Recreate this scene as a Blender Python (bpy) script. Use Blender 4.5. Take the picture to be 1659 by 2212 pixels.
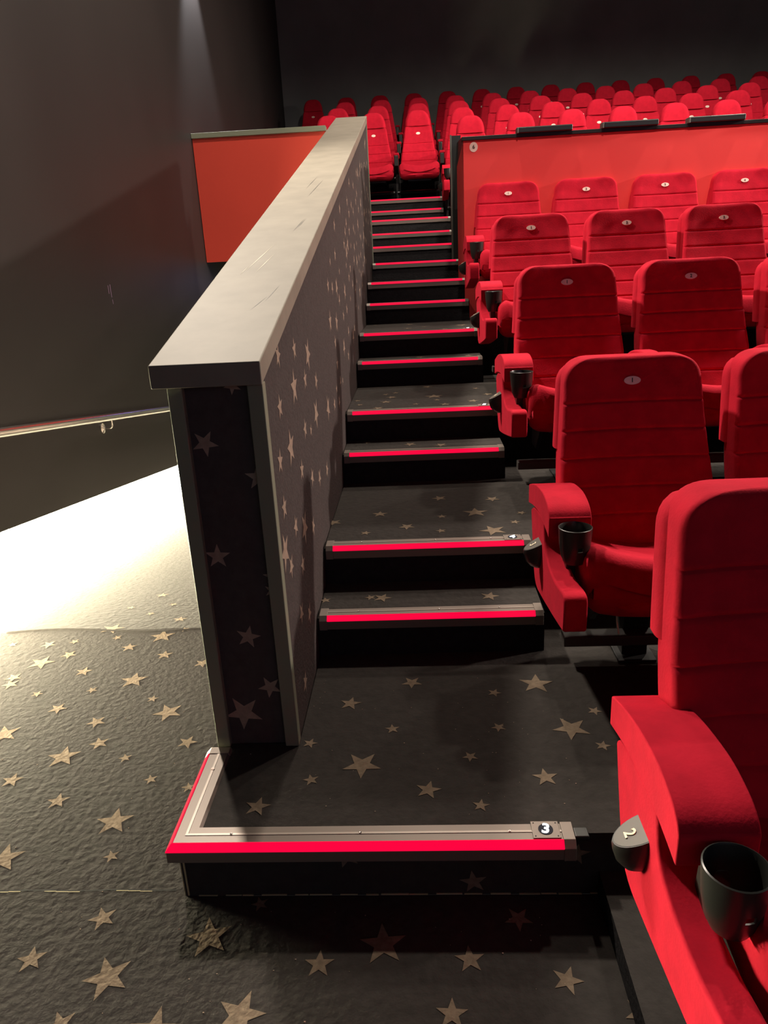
import bpy, bmesh, math, random
from mathutils import Matrix, Vector

sc = bpy.context.scene
C = sc.collection
for o in list(bpy.data.objects):
    bpy.data.objects.remove(o, do_unlink=True)

# ------------------------------------------------------------------ camera
cam_d = bpy.data.cameras.new('camera')
cam_d.sensor_fit = 'VERTICAL'
cam_d.sensor_height = 36.0
cam_d.lens = 36.0 * 1570.07 / 2212.0
cam_d.clip_start = 0.02
cam_d.clip_end = 100
cam = bpy.data.objects.new('camera', cam_d)
C.objects.link(cam)
cr = (0.99807, 0.03902, -0.04833)
cu = (0.03324, 0.32182, 0.94622)
cf = (-0.05248, 0.94600, -0.31991)
cam.matrix_world = Matrix(((cr[0], cu[0], -cf[0], 0.196),
                           (cr[1], cu[1], -cf[1], -1.3282),
                           (cr[2], cu[2], -cf[2], 1.4124),
                           (0, 0, 0, 1)))
sc.camera = cam
sc.view_settings.view_transform = 'Standard'
sc.view_settings.look = 'None'
sc.view_settings.exposure = 0.0
sc.view_settings.gamma = 1.0
sc.view_settings.use_curve_mapping = False

# ------------------------------------------------------------------ world, room lights and added fill lights
w = bpy.data.worlds.new('world')
sc.world = w
w.use_nodes = True
w.node_tree.nodes['Background'].inputs[0].default_value = (0.9, 0.85, 0.8, 1)
w.node_tree.nodes['Background'].inputs[1].default_value = 0.02

def spot(name, loc, target, power, col, size, blend, rad):
    l = bpy.data.lights.new(name, 'SPOT')
    l.energy = power; l.color = col
    l.spot_size = math.radians(size); l.spot_blend = blend
    l.shadow_soft_size = rad
    o = bpy.data.objects.new(name, l); C.objects.link(o)
    o.location = loc
    o.rotation_euler = (Vector(target) - Vector(loc)).to_track_quat('-Z', 'Y').to_euler()
    return o

WARM = (1.0, 0.86, 0.72)
DOWNLIGHTS = [(0.25, 3.95, 480.0), (3.9, 3.9, 500.0), (0.9, 6.6, 300.0), (4.5, 6.4, 400.0)]
CEIL = 6.3
for dx, dy, p in DOWNLIGHTS:
    spot('downlight_lamp', (dx, dy, CEIL - 0.09), (dx, dy + 0.25, 0), p, WARM, 150, 0.5, 0.13)
for hx, hp in ((1.0, 620.0), (3.0, 640.0)):  # added fill spots that brighten the partition and the rows near it
    spot('partition_fill_lamp', (hx, 1.1, CEIL - 0.1), (hx + 0.3, 5.3, 2.2), hp, (1.0, 0.84, 0.74), 46, 0.9, 0.12)
spot('side_wall_lamp', (9.6, 3.6, 4.1), (-1.9, 4.6, 2.6), 3000.0, (1.0, 0.84, 0.74), 70, 0.6, 0.2)
spot('wall_washer_lamp', (-1.80, 7.0, 4.60), (-1.93, 6.95, 3.3), 600.0, (0.95, 0.96, 1.0), 64, 0.7, 0.05)
spot('wall_lamp', (-1.62, 3.3, 4.6), (0.8, 1.0, 0.9), 1050.0, (1.0, 0.88, 0.74), 97, 0.9, 0.12)
al = bpy.data.lights.new('front_fill_lamp', 'AREA'); al.shape = 'RECTANGLE'; al.size = 8.0; al.size_y = 3.0  # added cool fill light from the front end of the room
al.energy = 42.0; al.color = (0.60, 0.62, 0.95)
ao = bpy.data.objects.new('front_fill_lamp', al); C.objects.link(ao)
ao.location = (4.0, -6.8, 3.2); ao.rotation_euler = (math.radians(90), 0, 0)
spot('exit_lamp', (-1.2, 7.4, 1.42), (-1.3, 6.6, -0.6), 3.0, (0.35, 0.35, 1.0), 160, 0.5, 0.1)

# ------------------------------------------------------------------ materials
def mat(name, col, rough=0.6, metal=0.0, spec=0.5, sheen=0.0, noise=None, bump=0.0, bscale=80.0, sheen_tint=None, coat=0.0):
    m = bpy.data.materials.new(name); m.use_nodes = True
    nt = m.node_tree; b = nt.nodes['Principled BSDF']
    b.inputs['Base Color'].default_value = (*col, 1)
    b.inputs['Roughness'].default_value = rough
    b.inputs['Metallic'].default_value = metal
    b.inputs['Specular IOR Level'].default_value = spec
    b.inputs['Coat Weight'].default_value = coat
    if sheen:
        b.inputs['Sheen Weight'].default_value = sheen
        b.inputs['Sheen Roughness'].default_value = 0.45
        b.inputs['Sheen Tint'].default_value = (*(sheen_tint or col), 1)
    tc = nt.nodes.new('ShaderNodeTexCoord')
    if noise:
        n = nt.nodes.new('ShaderNodeTexNoise'); n.inputs['Scale'].default_value = noise[0]
        n.inputs['Detail'].default_value = 4
        nt.links.new(tc.outputs['Object'], n.inputs['Vector'])
        r = nt.nodes.new('ShaderNodeMapRange')
        r.inputs[1].default_value = 0.3; r.inputs[2].default_value = 0.7
        r.inputs[3].default_value = 1 - noise[1]; r.inputs[4].default_value = 1 + noise[1]
        nt.links.new(n.outputs['Fac'], r.inputs[0])
        mx = nt.nodes.new('ShaderNodeVectorMath'); mx.operation = 'SCALE'
        mx.inputs[0].default_value = col
        nt.links.new(r.outputs[0], mx.inputs['Scale'])
        nt.links.new(mx.outputs[0], b.inputs['Base Color'])
    if bump:
        n2 = nt.nodes.new('ShaderNodeTexNoise'); n2.inputs['Scale'].default_value = bscale
        n2.inputs['Detail'].default_value = 5
        nt.links.new(tc.outputs['Object'], n2.inputs['Vector'])
        bp = nt.nodes.new('ShaderNodeBump'); bp.inputs['Strength'].default_value = bump
        bp.inputs['Distance'].default_value = 0.01
        nt.links.new(n2.outputs['Fac'], bp.inputs['Height'])
        nt.links.new(bp.outputs[0], b.inputs['Normal'])
    return m

def emis(name, col, s):
    m = bpy.data.materials.new(name); m.use_nodes = True
    nt = m.node_tree; b = nt.nodes['Principled BSDF']
    b.inputs['Base Color'].default_value = (0.02, 0.02, 0.02, 1)
    b.inputs['Emission Color'].default_value = (*col, 1)
    b.inputs['Emission Strength'].default_value = s
    b.inputs['Specular IOR Level'].default_value = 0.0
    b.inputs['Roughness'].default_value = 0.8
    return m

M = {}
M['carpet'] = mat('star_carpet', (0.037, 0.033, 0.030), 0.95, spec=0.15, noise=(35, 0.12), bump=0.38, bscale=48)
M['carpet_shaded'] = mat('shaded_riser_carpet', (0.020, 0.019, 0.020), 0.95, spec=0.1, noise=(35, 0.15), bump=0.4, bscale=90)  # carpet colour darkened to hold the shade on the step risers
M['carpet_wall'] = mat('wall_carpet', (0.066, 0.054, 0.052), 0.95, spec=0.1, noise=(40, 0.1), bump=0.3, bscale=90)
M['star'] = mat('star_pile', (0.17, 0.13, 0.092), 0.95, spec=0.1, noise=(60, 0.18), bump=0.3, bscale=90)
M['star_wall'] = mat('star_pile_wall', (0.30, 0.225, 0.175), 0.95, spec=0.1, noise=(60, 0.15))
M['wall'] = mat('dark_wall_paint', (0.020, 0.0165, 0.0155), 0.5, spec=0.35, noise=(1.3, 0.10))
M['backwall'] = mat('back_wall_fabric', (0.24, 0.245, 0.24), 0.9, spec=0.1, noise=(2, 0.08))
M['ceiling'] = mat('ceiling_black', (0.02, 0.02, 0.02), 0.9)
M['cap'] = mat('satin_black_board', (0.215, 0.192, 0.152), 0.6, spec=0.35, noise=(9, 0.10), bump=0.03, bscale=30)
M['trim'] = mat('dark_green_grey_trim', (0.20, 0.215, 0.155), 0.5, spec=0.4)
M['velvet'] = mat('red_velour', (0.50, 0.010, 0.029), 0.85, spec=0.10, sheen=0.35, sheen_tint=(1.0, 0.06, 0.10), noise=(22, 0.10), bump=0.10, bscale=160)
M['panelred'] = mat('red_panel', (0.84, 0.062, 0.060), 0.6, spec=0.3, noise=(1.2, 0.04))
M['panelorange'] = mat('orange_red_panel', (0.60, 0.062, 0.040), 0.38, spec=0.45, noise=(1.2, 0.05))
M['plastic'] = mat('black_plastic', (0.020, 0.021, 0.019), 0.33, spec=0.5)
M['plastic_top'] = mat('grey_plastic', (0.10, 0.095, 0.08), 0.45, spec=0.5)
M['steel'] = mat('black_steel', (0.010, 0.010, 0.010), 0.5, spec=0.4)
M['beam'] = mat('grey_steel_beam', (0.07, 0.062, 0.058), 0.5, spec=0.4)
M['alu'] = mat('brushed_aluminium', (0.20, 0.165, 0.14), 0.45, metal=0.35, spec=0.5)
M['alu_light'] = mat('aluminium_groove', (0.34, 0.29, 0.25), 0.4, metal=0.35)
M['chrome'] = mat('handrail_steel', (0.80, 0.76, 0.72), 0.22, metal=1.0)
M['seam'] = mat('pale_seam', (0.42, 0.36, 0.20), 0.9)
M['dark'] = mat('dark_gap', (0.006, 0.006, 0.006), 0.9)
M['disc'] = mat('cream_disc', (0.86, 0.66, 0.56), 0.4)
M['digit'] = mat('dark_digit', (0.05, 0.03, 0.02), 0.5)
M['digit_pale'] = mat('pale_digit', (0.9, 0.82, 0.6), 0.5)
M['badge_black'] = mat('badge_black', (0.010, 0.012, 0.022), 0.7, spec=0.2)
M['white_strap'] = mat('white_strap', (0.7, 0.7, 0.6), 0.6)
M['red_led'] = emis('red_led_strip', (1.0, 0.0, 0.050), 1.0)
M['white_led'] = emis('white_led_digit', (0.92, 0.97, 1.0), 3.0)
M['trough'] = emis('warm_white_light_trough', (1.0, 0.90, 0.62), 180.0)
M['lampglass'] = emis('lamp_glass', (1.0, 0.86, 0.72), 12.0)

# ------------------------------------------------------------------ helpers
def link(name, me, parent=None, label=None):
    o = bpy.data.objects.new(name, me); C.objects.link(o)
    if parent: o.parent = parent
    if label: o['label'] = label
    return o

def finish(name, bm, m, parent=None, smooth=False, bevel=0.0, seg=2, label=None, angle=35, subd=0):
    bmesh.ops.recalc_face_normals(bm, faces=bm.faces)
    me = bpy.data.meshes.new(name); bm.to_mesh(me); bm.free()
    for mm in (m if isinstance(m, (list, tuple)) else [m]): me.materials.append(mm)
    if smooth or bevel:
        me.shade_smooth()
        me.set_sharp_from_angle(angle=math.radians(angle))
    o = link(name, me, parent, label)
    if bevel:
        b = o.modifiers.new('bevel', 'BEVEL'); b.width = bevel; b.segments = seg
        b.limit_method = 'ANGLE'; b.angle_limit = math.radians(30); b.harden_normals = True
    return o

def box(bm, x0, x1, y0, y1, z0, z1, mi=0):
    vs = [bm.verts.new(p) for p in ((x0,y0,z0),(x1,y0,z0),(x1,y1,z0),(x0,y1,z0),(x0,y0,z1),(x1,y0,z1),(x1,y1,z1),(x0,y1,z1))]
    for f in ((0,3,2,1),(4,5,6,7),(0,1,5,4),(1,2,6,5),(2,3,7,6),(3,0,4,7)):
        fc = bm.faces.new([vs[i] for i in f]); fc.material_index = mi
    return vs

def prism_x(bm, prof, x0, x1, mi=0):
    """profile given as (y, z) points, extruded along x"""
    a = [bm.verts.new((x0, y, z)) for y, z in prof]
    b = [bm.verts.new((x1, y, z)) for y, z in prof]
    n = len(prof)
    f = [bm.faces.new(a), bm.faces.new(list(reversed(b)))]
    for i in range(n):
        f.append(bm.faces.new((a[i], b[i], b[(i+1) % n], a[(i+1) % n])))
    for q in f: q.material_index = mi

def loft(bm, rings, mi=0):
    R = [[bm.verts.new(p) for p in r] for r in rings]
    n = len(R[0])
    for i in range(len(R)-1):
        for j in range(n):
            f = bm.faces.new((R[i][j], R[i][(j+1) % n], R[i+1][(j+1) % n], R[i+1][j])); f.material_index = mi
    bm.faces.new(list(reversed(R[0]))).material_index = mi
    bm.faces.new(R[-1]).material_index = mi

def tube(bm, pts, r, n=12, mi=0):
    P = [Vector(p) for p in pts]; rings = []
    for i, p in enumerate(P):
        d = (P[min(i+1, len(P)-1)] - P[max(i-1, 0)]).normalized()
        a = d.orthogonal().normalized() if i == 0 else (a - d * a.dot(d)).normalized()
        b = d.cross(a)
        rings.append([p + a*math.cos(t)*r + b*math.sin(t)*r for t in [2*math.pi*k/n for k in range(n)]])
    loft(bm, rings, mi)

def lathe(bm, prof, cx, cy, n=32, mi=0, tilt=None):
    """closed profile of (r, z) turned round a vertical axis"""
    R = []
    for k in range(n):
        t = 2*math.pi*k/n
        R.append([bm.verts.new((cx + r*math.cos(t), cy + r*math.sin(t), z)) for r, z in prof])
    m = len(prof)
    for k in range(n):
        for i in range(m):
            bm.faces.new((R[k][i], R[(k+1) % n][i], R[(k+1) % n][(i+1) % m], R[k][(i+1) % m])).material_index = mi

def star_pts(r, a, q=0.42):
    return [(math.cos(a + math.pi*k/5) * (r if k % 2 == 0 else r*q), math.sin(a + math.pi*k/5) * (r if k % 2 == 0 else r*q)) for k in range(10)]

def add_star(bm, to3, u, v, r, a, mi):
    q = 0.40
    pts = [bm.verts.new(to3(u+du, v+dv)) for du, dv in star_pts(r, a, q)]
    bm.faces.new(pts).material_index = mi

def digit_mesh(ch, size, m, depth=0.0006):
    cu_ = bpy.data.curves.new('digit_curve', 'FONT'); cu_.body = ch; cu_.size = size
    cu_.align_x = 'CENTER'; cu_.align_y = 'CENTER'; cu_.extrude = depth; cu_.offset = size*0.02
    t = bpy.data.objects.new('digit_tmp', cu_); C.objects.link(t)
    dg = bpy.context.evaluated_depsgraph_get()
    me = bpy.data.meshes.new_from_object(t.evaluated_get(dg))
    me.name = 'number'
    bpy.data.objects.remove(t, do_unlink=True)
    me.materials.clear(); me.materials.append(m)
    return me

def thing(name, label, cat, loc=(0,0,0), group=None, rz=0.0):
    o = bpy.data.objects.new(name, None); C.objects.link(o); o.empty_display_size = 0.1
    o.location = loc; o.rotation_euler = (0, 0, rz); o['label'] = label; o['category'] = cat
    if group: o['group'] = group
    return o

def struct(o, label=None):
    o['kind'] = 'structure'
    if label: o['label'] = label
    return o

def dup(o, parent=None):
    c = o.copy(); C.objects.link(c)
    if parent: c.parent = parent
    for ch in o.children: dup(ch, c)
    return c

# ------------------------------------------------------------------ measures of the rake
RISE = 0.13932; SHORT = 0.2774; LONG = 0.8217; PITCH = 1.0991; H0 = 0.1765
SEAT = 0.55
XL = -0.163; XR = 0.585; XROW = 0.56
RAMP_Y = 1.40; RAMP_K = 0.137
def lev(n):
    k = n // 2
    return k*PITCH + (LONG if n % 2 else 0.0), H0 + n*RISE
def ramp_z(y): return 0.0 if y <= RAMP_Y else -RAMP_K*(y - RAMP_Y)

random.seed(4)

TREAD_STARS = {}
FLOOR_STARS=[(-0.957,0.548,.054,1.75),(-0.754,0.537,.022,1.94),(-0.869,0.614,.034,2.05),(-0.579,0.611,.034,0.05),(-1.065,0.44,.034,1.63),(-0.637,0.435,.022,2.0),(-0.512,0.398,.022,1.86),(-0.879,0.347,.034,1.74),(-0.679,0.263,.054,0.45),(-0.922,0.132,.054,1.77),(-0.637,0.138,.022,0.81),(-0.582,-0.051,.034,2.06),(-0.315,-0.102,.054,1.83),(-0.699,-0.157,.034,1.83),(-0.51,-0.2,.054,0.8),(-0.204,-0.282,.054,1.33),(-0.217,-0.013,.022,1.96),(0.079,-0.121,.054,1.67),(-0.057,-0.169,.034,1.59),(0.266,-0.158,.034,1.63),(0.222,-0.278,.034,1.52),(0.463,-0.206,.034,1.17),(-0.9,1.33,.054,1.73),(-0.839,1.174,.034,1.72),(-1.008,1.242,.034,1.79),(-1.147,1.414,.054,1.4),(-0.884,1.512,.034,1.69),(-1.092,1.877,.034,1.74),(-1.048,1.598,.022,2.35),(-0.987,1.725,.022,2.29),(-1.177,1.693,.022,1.57),(-1.091,1.326,.022,2.17),(-0.822,1.385,.022,1.93),(-1.261,1.301,.022,2.39),(-1.236,1.193,.034,2.39),(-1.117,1.061,.034,1.57),(-1.321,1.135,.054,2.65),(-0.896,0.992,.054,1.68),(-1.028,0.93,.022,2.29),(-0.668,1.103,.034,2.53),(-1.225,0.911,.022,2.63),(-1.362,0.98,.034,2.19),(-1.102,0.815,.034,2.53),(-0.928,0.731,.034,2.29),(-0.697,0.78,.054,0.87),(-0.78,0.864,.022,1.57),(-1.216,0.67,.054,2.05),(0.592,-0.276,.034,2.17),(-0.565,-0.304,.034,2.17),(-0.37,-0.317,.054,1.57),(0.383,-0.057,.034,2.17)]
TREAD_STARS[0]=[(0.016,0.26,.054,-1.56),(-0.111,0.204,.022,1.85),(-0.23,0.109,.034,1.44),(0.188,0.161,.034,1.34),(0.301,0.287,.022,2.07),(0.313,0.104,.022,1.38),(-0.134,0.355,.022,2.53),(0.389,0.413,.022,2.03),(0.092,0.414,.022,1.69),(0.588,0.402,.054,-1.77),(0.655,0.324,.022,1.23),(0.483,0.202,.034,1.62),(0.67,0.483,.022,2.29),(0.527,0.632,.054,1.45),(0.395,0.586,.022,2.41),(-0.038,0.544,.034,2.65),(0.146,0.652,.034,2.17)]
TREAD_STARS[2]=[(0.024,1.475,.034,1.57),(0.41,1.458,.054,1.57),(0.494,1.626,.034,2.17),(0.274,1.421,.022,1.59),(-0.157,1.391,.034,2.05),(0.135,1.315,.034,2.16),(0.265,1.256,.022,1.81),(-.022,1.258,.022,2.64),(0.459,1.243,.054,1.93),(0.59,1.434,.022,2.29),(0.551,1.328,.022,2.53),(0.271,1.66,.034,1.91)]
TREAD_STARS[1]=[(0.047,0.977,.034,2.46),(-0.152,0.97,.022,1.81),(0.419,0.968,.034,2.52),(0.005,0.983,.022,1.93)]
TREAD_STARS[4]=[(0.024,2.486,.034,1.61),(0.476,2.417,.034,2.59),(0.57,2.597,.034,1.91),(0.182,2.391,.022,2.67),(-0.132,2.558,.022,1.81),(-0.111,2.431,.022,2.05),(0.293,2.487,.022,1.57),(0.52,2.805,.022,2.29)]
RISER_STARS=[(-0.008,0.116,.034,-1.89),(0.287,0.039,.034,1.7),(0.521,0.12,.034,2.65)]
POST_STARS=[(-0.32,1.03,.034,1.04),(-0.325,0.737,.034,0.27),(-0.2,0.941,.034,1.57),(-0.272,0.507,.034,1.32),(-0.229,0.354,.034,0.77),(-0.309,0.275,.054,-1.68),(-0.238,1.165,.022,2.05),(-0.194,0.679,.022,1.69),(-0.195,0.638,.022,2.53)]
LOW_STARS=[(0.789,1.09,.054,1.57),(0.544,1.078,.034,1.68),(0.647,0.944,.054,1.69),(0.478,0.949,.034,2.59),(1.195,0.934,.054,2.23),(0.925,0.938,.034,1.75),(1.044,0.907,.022,2.53),(0.798,0.838,.034,2.61),(0.757,0.666,.054,2.16),(0.612,0.723,.034,1.75),(0.474,0.825,.034,1.57),(0.429,0.717,.054,1.81),(0.492,0.65,.034,2.11),(0.668,0.579,.034,1.57),(1.371,0.68,.034,2.37),(0.99,0.76,.034,1.81),(1.157,0.711,.034,2.07),(1.546,0.888,.054,1.93),(1.109,1.149,.054,2.41),(0.847,1.194,.034,1.69),(0.582,1.206,.034,2.53),(1.009,1.081,.034,1.63),(1.259,1.038,.034,2.41),(0.923,0.61,.034,2.27),(0.576,0.466,.034,1.93),(0.706,0.399,.034,2.17),(0.533,0.262,.034,2.29)]

# ================================================================== the shell of the room
YB, XRIGHT, YFRONT = 12.35, 10.5, -7.0
def seam_strip(bm, x0, x1, y, z, wdt, mi):
    vs = [bm.verts.new(p) for p in ((x0,y,z),(x1,y,z),(x1,y+wdt,z),(x0,y+wdt,z))]
    bm.faces.new(vs).material_index = mi

# lower floor: flat in front, ramp down along the left wall
bm = bmesh.new()
SW = -1.985
prism_x(bm, [(YFRONT, 0), (YFRONT, -0.25), (0.0115, -0.25), (0.0115, 0)], -0.39, XRIGHT)
prism_x(bm, [(YFRONT, 0), (YFRONT, -0.25), (RAMP_Y, -0.25), (10.5, ramp_z(10.5)-0.25), (10.5, ramp_z(10.5)), (RAMP_Y, 0)], SW - 0.05, -0.39)
for x, y, r, a in FLOOR_STARS:
    zz = ramp_z(y)
    add_star(bm, (lambda u, v: (u, v, ramp_z(v) + 0.0012)), x, y, r, a, 1)
for i in range(75):                      # the pattern goes on up to the frame edges and beyond
    x = random.uniform(-1.9, 2.5); y = random.uniform(-2.6, -0.38)
    if all((x-s[0])**2 + (y-s[1])**2 > 0.012 for s in FLOOR_STARS):
        add_star(bm, (lambda u, v: (u, v, 0.0012)), x, y, random.choice((.022, .034, .054)), random.uniform(0, 6), 1)
for i in range(26):
    x = random.uniform(-1.85, -1.35); y = random.uniform(-0.3, 1.3)
    add_star(bm, (lambda u, v: (u, v, 0.0012)), x, y, random.choice((.022, .034, .054)), random.uniform(0, 6), 1)
for i in range(40):
    x = random.uniform(-1.85, -0.5); y = random.uniform(1.9, 7.0)
    add_star(bm, (lambda u, v: (u, v, ramp_z(v) + 0.0012)), x, y, random.choice((.022, .034, .054)), random.uniform(0, 6), 1)
# carpet seam across the floor, partly lifted
xs = [-1.9 + 0.03*i for i in range(50)]
for i in range(49):
    y0 = 0.028 + 0.0015*math.sin(i*0.9); x0, x1 = xs[i], xs[i]+0.03
    if x1 > -0.41: break
    seam_strip(bm, x0, x1, y0, 0.001, 0.0035, 3)
    if (i % 11) in (0, 1, 2, 5, 6, 7): seam_strip(bm, x0, x1, y0-0.003, 0.0022, 0.0018, 2)
# fold of the carpet where the ramp begins
rg = []
for i in range(40):
    x = -1.60 + i*0.031; yc = 1.395 + 0.02*math.sin(i*0.22)
    rg.append([(x, yc-0.011, -0.002), (x, yc-0.005, 0.003), (x, yc, 0.0055), (x, yc+0.005, 0.003), (x, yc+0.011, -0.004)])
loft(bm, rg, 0)
# crumbs and lint
for i in range(70):
    x = random.uniform(-1.2, 0.5); y = random.uniform(-0.42, 0.8 if x < -0.45 else -0.03); s = random.uniform(0.0012, 0.0035)
    box(bm, x, x+s, y, y+s*0.8, 0.0005, 0.0005+s*0.6, 4)
floor = struct(finish('floor', bm, [M['carpet'], M['star'], M['seam'], M['dark'], M['star_wall']]), 'dark carpet with tan stars in front of the steps, sloping down along the left wall')

# stepped floor of the seating rake
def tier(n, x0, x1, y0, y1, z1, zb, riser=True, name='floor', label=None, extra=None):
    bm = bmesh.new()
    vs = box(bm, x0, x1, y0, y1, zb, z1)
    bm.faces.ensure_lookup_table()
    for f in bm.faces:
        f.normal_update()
        if abs(f.normal.z) < 0.5: f.material_index = 2  # upright faces take the carpet with shade in its colour
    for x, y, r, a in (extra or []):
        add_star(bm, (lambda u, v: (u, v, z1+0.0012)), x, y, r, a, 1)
    return struct(finish(name, bm, [M['carpet'], M['star'], M['carpet_shaded']]), label)

def rnd_stars(x0, x1, y0, y1, n, avoid=()):
    out = list(avoid)
    k = 0
    while k < n*6 and len(out) < n + len(avoid):
        k += 1
        r = random.choice((.022, .022, .034, .034, .054))
        if x1-x0 < 2.6*r or y1-y0 < 2.6*r: continue
        x = random.uniform(x0+r*1.1, x1-r*1.1); y = random.uniform(y0+r*1.1, y1-r*1.1)
        if all((x-s[0])**2+(y-s[1])**2 > (r+s[2])**2*1.4 for s in out): out.append((x, y, r, random.uniform(0, 6)))
    return out

# row three level: the first platform, with the corner that carries the end of the low wall
bm = bmesh.new()
pts = [(-0.402, 0.012), (3.9, 0.012), (3.9, 1.11), (-0.163, 1.11), (-0.163, 0.36), (-0.402, 0.36)]
a = [bm.verts.new((x, y, 0.0)) for x, y in pts]; b = [bm.verts.new((x, y, H0)) for x, y in pts]
bm.faces.new(list(reversed(a))); bm.faces.new(b)
for i in range(6):
    bm.faces.new((a[i], a[(i+1) % 6], b[(i+1) % 6], b[i])).material_index = 0
for x, y, r, an in rnd_stars(0.75, 2.2, 0.1, 0.75, 16, TREAD_STARS[0]):
    add_star(bm, (lambda u, v: (u, v, H0+0.0012)), x, y, r, an, 1)
for x, z, r, an in RISER_STARS + [(0.95, 0.1, .034, 1.0), (1.3, 0.06, .022, 2.0)]:
    add_star(bm, (lambda u, v: (u, 0.0108, min(v, H0-0.03))), x, z, r, an, 1)
xx = -0.37
while xx < 0.58:
    ln = random.uniform(0.02, 0.07); h_ = random.uniform(0.0014, 0.0032); y_ = random.uniform(0.0080, 0.0100)
    box(bm, xx, xx + ln, y_, 0.0118, 0.0022, 0.0022 + h_, 3); xx += ln + (random.uniform(0.0, 0.006) if random.random() < 0.6 else 0.02)
box(bm, -0.4045, -0.4020, 0.012, 0.016, 0.002, H0-0.05, 3)
box(bm, -0.396, -0.392, 0.0090, 0.0115, 0.004, H0-0.05, 3)
for i in range(60):
    x = random.uniform(-0.3, 0.6); y = random.uniform(0.07, 0.7); s = random.uniform(0.001, 0.0028)
    box(bm, x, x+s, y, y+s*0.8, H0+0.0003, H0+s*0.6, 4)
struct(finish('floor', bm, [M['carpet'], M['star'], M['carpet_shaded'], M['seam'], M['star_wall']]), 'lowest star-carpet platform, behind the corner nosing')

tier(0, 0.575, 3.9, -1.10, 0.0118, 0.068, 0.0, label='shallow dark platform under the nearest row of seats')
NAMES = {1: 'second', 2: 'third', 3: 'fourth', 4: 'fifth', 5: 'sixth', 6: 'seventh', 7: 'eighth', 8: 'ninth', 9: 'tenth', 10: 'eleventh', 11: 'twelfth', 12: 'thirteenth', 13: 'fourteenth', 14: 'fifteenth'}
for n in range(1, 15):
    y, z = lev(n)
    yn, zn = lev(n+1) if n < 14 else (8.79, 0)
    xl = XL if y < 5.3 else -0.60
    yb = y + 0.012
    if n % 2:                            # extra step in the aisle only
        extra = rnd_stars(XL, XR, y+0.07, yn, 0 if n == 1 else 3, TREAD_STARS.get(n, []))
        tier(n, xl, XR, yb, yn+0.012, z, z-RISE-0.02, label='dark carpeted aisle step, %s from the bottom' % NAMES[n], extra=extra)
    elif n <= 8:                         # platforms of the lower block
        y2 = lev(n+2)[0]+0.012
        xr = 3.6 if n < 8 else XR
        extra = rnd_stars(XL, XR, y+0.07, lev(n+1)[0] - (0.0 if n > 2 else 0.0), 0 if n == 2 else 7, TREAD_STARS.get(n, []))
        if n < 8:
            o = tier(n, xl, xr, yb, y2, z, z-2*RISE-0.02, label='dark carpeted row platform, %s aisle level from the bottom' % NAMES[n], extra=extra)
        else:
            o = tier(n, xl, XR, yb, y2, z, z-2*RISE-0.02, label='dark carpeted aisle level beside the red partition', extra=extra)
    elif n == 10:
        tier(n, xl, XR, yb, lev(12)[0]+0.012, z, z-2*RISE-0.02, label='dark carpeted aisle level beside the end of the low wall')
    elif n == 12:
        tier(n, xl, XR, yb, 7.69+0.012, z, z-2*RISE-0.02, label='dark carpeted aisle level below the top step')
        tier(n, XR, 6.2, 4.46, 7.69+0.012, z, z-0.3, label='platform of the first headrest row behind the red partition')
# upper block tiers, one for each row
for k, (rn, xa) in enumerate((('second', -1.9), ('third', -1.9), ('fourth', -1.9), ('fifth and last', -1.9))):
    y0 = 7.694 + k*PITCH; z = 2.127 + 2*RISE*k
    tier(0, xa, 8.6, y0+0.012, (y0+PITCH+0.012) if k < 3 else YB, z, z-2*RISE-0.03, label='platform of the %s row of seats with headrests' % rn)
tier(0, -1.9, -0.60, 6.44, 7.706, 2.127, 1.55, label='upper floor behind the orange parapet, over the exit passage')

# left wall: its lower edge stops above a lit recess
def wall_edge(y): return 0.335 - 0.142*(y - 1.4) if y > 1.4 else 0.335
bm = bmesh.new()
prism_x(bm, [(YFRONT, CEIL), (YFRONT, wall_edge(0)), (1.4, wall_edge(1.4)), (10.4, wall_edge(10.4)), (YB, wall_edge(10.4)), (YB, CEIL)], -2.10, -1.90)
for (yy, zz, h) in ((3.80, 1.325, 0.055), (3.835, 1.300, 0.085), (3.842, 1.255, 0.03)):  # thin pale purple upright streaks on the wall face
    box(bm, -1.9, -1.8994, yy, yy+0.006, zz, zz+h, 1)
struct(finish('wall_left', bm, [M['wall'], mat('wall_streak', (0.30, 0.20, 0.34), 0.5)]), 'tall dark wall on the left above the lit recess and handrail')
bm = bmesh.new()
prism_x(bm, [(YFRONT, 0.40), (YFRONT, 0.0), (RAMP_Y, 0.0), (10.4, ramp_z(10.4)), (10.4, wall_edge(10.4)+0.05), (1.4, 0.40)], -2.06, -2.02)
struct(finish('wall_left', bm, mat('recess_white', (0.7, 0.68, 0.6), 0.6)), 'pale back of the lit recess at the foot of the left wall')
bm = bmesh.new(); box(bm, -2.1, XRIGHT, YB, YB+0.2, -1.6, CEIL)
struct(finish('wall_back', bm, M['backwall']), 'near-black wall behind the last row of seats')
bm = bmesh.new(); box(bm, XRIGHT, XRIGHT+0.2, YFRONT, YB, -0.3, CEIL)
struct(finish('wall_right', bm, M['backwall']))
bm = bmesh.new(); box(bm, -2.1, XRIGHT, YFRONT-0.2, YFRONT, -0.3, CEIL)
struct(finish('wall_front', bm, M['backwall']))
bm = bmesh.new(); box(bm, -2.1, XRIGHT+0.2, YFRONT-0.2, YB+0.2, CEIL, CEIL+0.15)
struct(finish('ceiling', bm, M['ceiling']))
bm = bmesh.new(); box(bm, -2.06, -0.163, 10.4, 10.5, -1.6, 1.54)
struct(finish('wall_passage', bm, M['backwall']), 'dark end wall of the exit passage')

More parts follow.
